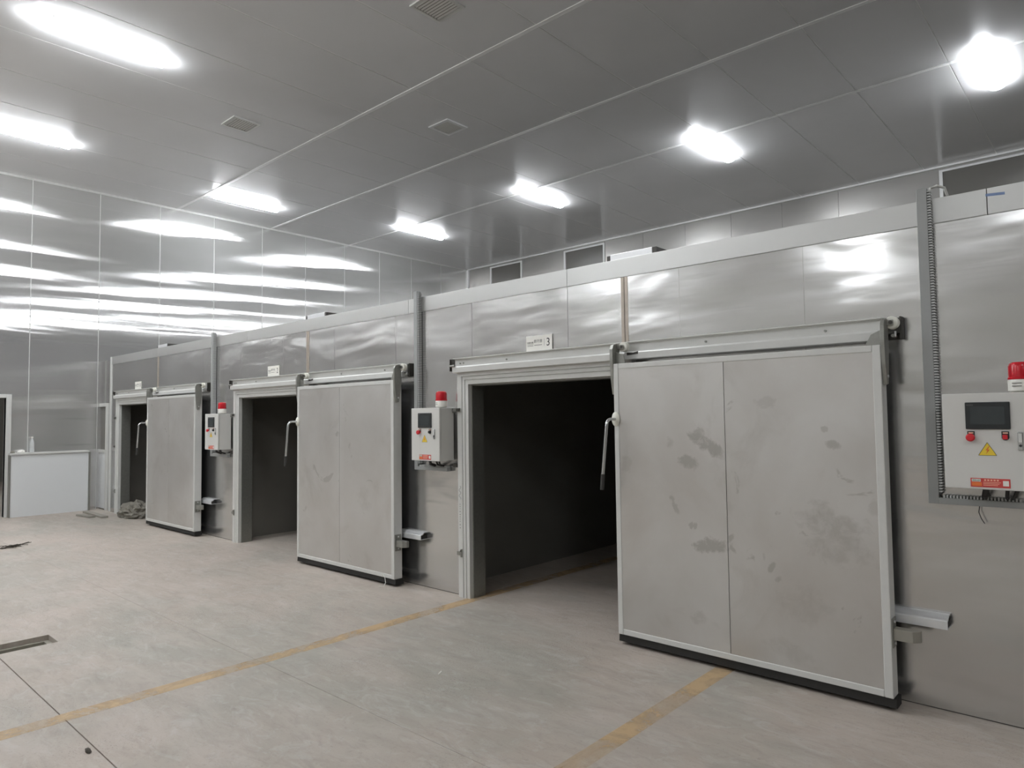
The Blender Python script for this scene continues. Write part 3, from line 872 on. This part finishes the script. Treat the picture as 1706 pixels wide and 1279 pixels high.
    u = thing('cable_duct', (dx + .03, 0, 1.07), 'grey slotted cable duct running up the wall %s' % {0: 'past the stained sliding door', 1: 'before the opening farthest from the end wall', 2: 'between the middle opening and the end wall'}[k], 'cable duct')
    zlo = 1.072
    MB().box(dx, dx + .048, -.052, -.0045, zlo, 2.735).build('cover', 'duct', u, 0.002)
    sd = MB()
    z = zlo + .06
    while z < 2.72:
        sd.box(dx + .048, dx + .064, -.046, -.006, z, z + .0075)
        z += .0145
    sd.build('slotted_side', 'tooth', u)['kind'] = 'stuff'
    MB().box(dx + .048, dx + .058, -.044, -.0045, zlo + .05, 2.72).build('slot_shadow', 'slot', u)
    hx1 = bx + .30
    MB().box(dx + .048, hx1, -.052, -.0045, zlo, zlo + .032).build('cover', 'duct', u, 0.002)
    sd = MB()
    xx = dx + .066
    while xx < hx1 - .01:
        sd.box(xx, xx + .0075, -.046, -.006, zlo + .032, zlo + .046)
        xx += .0145
    sd.build('slotted_side', 'tooth', u)['kind'] = 'stuff'
    if k == 0:
        MB().tube([(dx + .055, -.03, 2.70), (dx + .060, -.02, 2.735), (dx + .085, .01, 2.752), (dx + .115, .04, 2.742), (dx + .125, .06, 2.70)], .007, 8).build('white_lead', 'whitecable', u, smooth=True)
        MB().tube([(bx + .115, -.03, zlo), (bx + .112, -.045, zlo - .03), (bx + .122, -.05, zlo - .06), (bx + .135, -.045, zlo - .085)], .0022, 6).build('loose_wire', 'cable', u)
    # ---- clip on the roof edge over the cabin joint
    rx = (-2.84, -6.97, -11.28)[k]
    q = thing('roof_clip', (rx + .2, .12, ZT), 'low dark-ended metal channel on the roof edge beside ' + BAY[k], 'roof bracket')
    MB().box(rx + .03, rx + .38, .03, .22, ZT - .058, ZT + .052).build('plate', 'alu_bright', q, 0.002)
    MB().box(rx, rx + .029, .03, .20, ZT - .058, ZT + .046).build('end_block', 'dark_steel', q)
    MB().box(rx + .381, rx + .415, .03, .20, ZT - .058, ZT + .050).build('end_block', 'dark_steel', q)

# ================================================================== FLOOR MARKINGS AND CLUTTER
def line(x0, x1, y0, y1, lab):
    o = MB().quad((x0, y0, .0012), (x1, y0, .0012), (x1, y1, .0012), (x0, y1, .0012)).build('floor_marking', 'line')
    tag(o, lab, 'floor marking')
line(-4.285, -4.165, -4.2, 2.2, 'faded yellow line leading across the floor into the opening farthest from the end wall')
line(-1.955, -1.845, -4.0, -.06, 'broken yellow line painted on the floor under the stained sliding door')

# bottle and litter on the ledge
bt = thing('plastic_bottle', (XE + .09, -1.03, 1.05), 'clear plastic water bottle standing on the white partition ledge', 'bottle')
MB().lathe((XE + .09, -1.03, 1.0503), [(.028, 0), (.034, .006), (.034, .07), (.030, .08), (.034, .09), (.034, .15), (.026, .19), (.014, .225), (.013, .24)], 20).build('body', 'pet', bt, smooth=True)
MB().lathe((XE + .09, -1.03, 1.0503), [(.015, .241), (.016, .243), (.016, .262), (.014, .265)], 16).build('cap', 'white', bt)
def crumple(name, loc, r, mat, label, cat, seed, flat=.6, sub=3):
    rr = random.Random(seed)
    bm = bmesh.new()
    bmesh.ops.create_icosphere(bm, subdivisions=sub, radius=1)
    off = [Vector((rr.uniform(-1, 1), rr.uniform(-1, 1), rr.uniform(-1, 1))).normalized() for _ in range(14)]
    for v in bm.verts:
        d = v.co.normalized()
        s = 1 + sum(.11 * abs(math.sin((5 + i % 5 * 2.5) * d.dot(o) + i)) for i, o in enumerate(off)) - .5 + rr.uniform(-.07, .07)
        v.co = Vector((d.x * r[0] * s, d.y * r[1] * s, d.z * r[2] * s))
    zmin = -r[2] * flat
    for v in bm.verts:
        v.co.z = max(v.co.z, zmin)
    for v in bm.verts:
        v.co.z += -zmin
        v.co += Vector(loc)
    m = MB()
    m.bm.free()
    m.bm = bm
    o = m.build(name, mat)
    return tag(o, label, cat) if label else o
crumple('crumpled_paper', (XE + .09, -1.18, 1.0505), (.035, .035, .025), 'paper', 'crumpled white paper scrap on the white partition ledge next to the bottle', 'litter', 2)
crumple('paper_scrap', (XE + .09, -1.30, 1.0505), (.025, .022, .018), 'timber', 'small brownish scrap at the end of the white partition ledge', 'litter', 5)
crumple('sack_heap', (-12.12, .08, .001), (.25, .17, .12), 'tarp', 'crumpled grey sacking heaped in the opening closest to the end wall', 'sack', 7, .5, 4)
crumple('sack_heap', (-11.70, .62, .001), (.22, .17, .11), 'tarp', 'smaller lump of grey sacking inside the opening, behind the larger heap', 'sack', 9, .5, 4)
for j, (p, q, lab) in enumerate((((-13.35, -.32), (-12.35, -.34), 'long grey timber strip on the floor at the foot of the cabin corner'), ((-13.0, -.52), (-12.55, -.46), 'short grey timber strip on the floor beside the long strip'))):
    dx_, dy_ = q[0] - p[0], q[1] - p[1]
    L_ = math.hypot(dx_, dy_)
    nx, ny = -dy_ / L_ * .05, dx_ / L_ * .05
    o = MB().prism([(p[0] + nx, p[1] + ny), (q[0] + nx, q[1] + ny), (q[0] - nx, q[1] - ny), (p[0] - nx, p[1] - ny)], 'z', .0008, .03).build('timber_strip', 'timber', None, 0.002)
    tag(o, lab, 'timber strip')
# dry twigs at the left
tw = MB()
for j in range(16):
    a0 = rnd.uniform(-.5, .5)
    bx_, by_ = -10.42 + rnd.uniform(-.06, .06), -2.03 + rnd.uniform(-.12, .05)
    L_ = rnd.uniform(.1, .24)
    tw.tube([(bx_, by_, .006), (bx_ + .04 * math.sin(a0), by_ + L_ * .5, .012 + rnd.uniform(0, .02)), (bx_ + .1 * math.sin(a0 * 2), by_ + L_, .006 + rnd.uniform(0, .025))], .004, 5)
tag(tw.build('twig_bundle', 'bush'), 'small bundle of dark dry twigs lying on the open floor', 'twigs')
crumple('floor_crumb', (-3.709, -3.087, 0), (.02, .008, .008), 'bush', 'small dark scrap lying beside the floor joint', 'litter', 12, .5, 2)
tag(MB().tube([(-3.165, -1.372, .004), (-3.158, -1.366, .014), (-3.153, -1.36, .022)], .004, 6).build('paper_bit', 'paper'), 'tiny white scrap lying on the bare floor before the opening', 'litter')
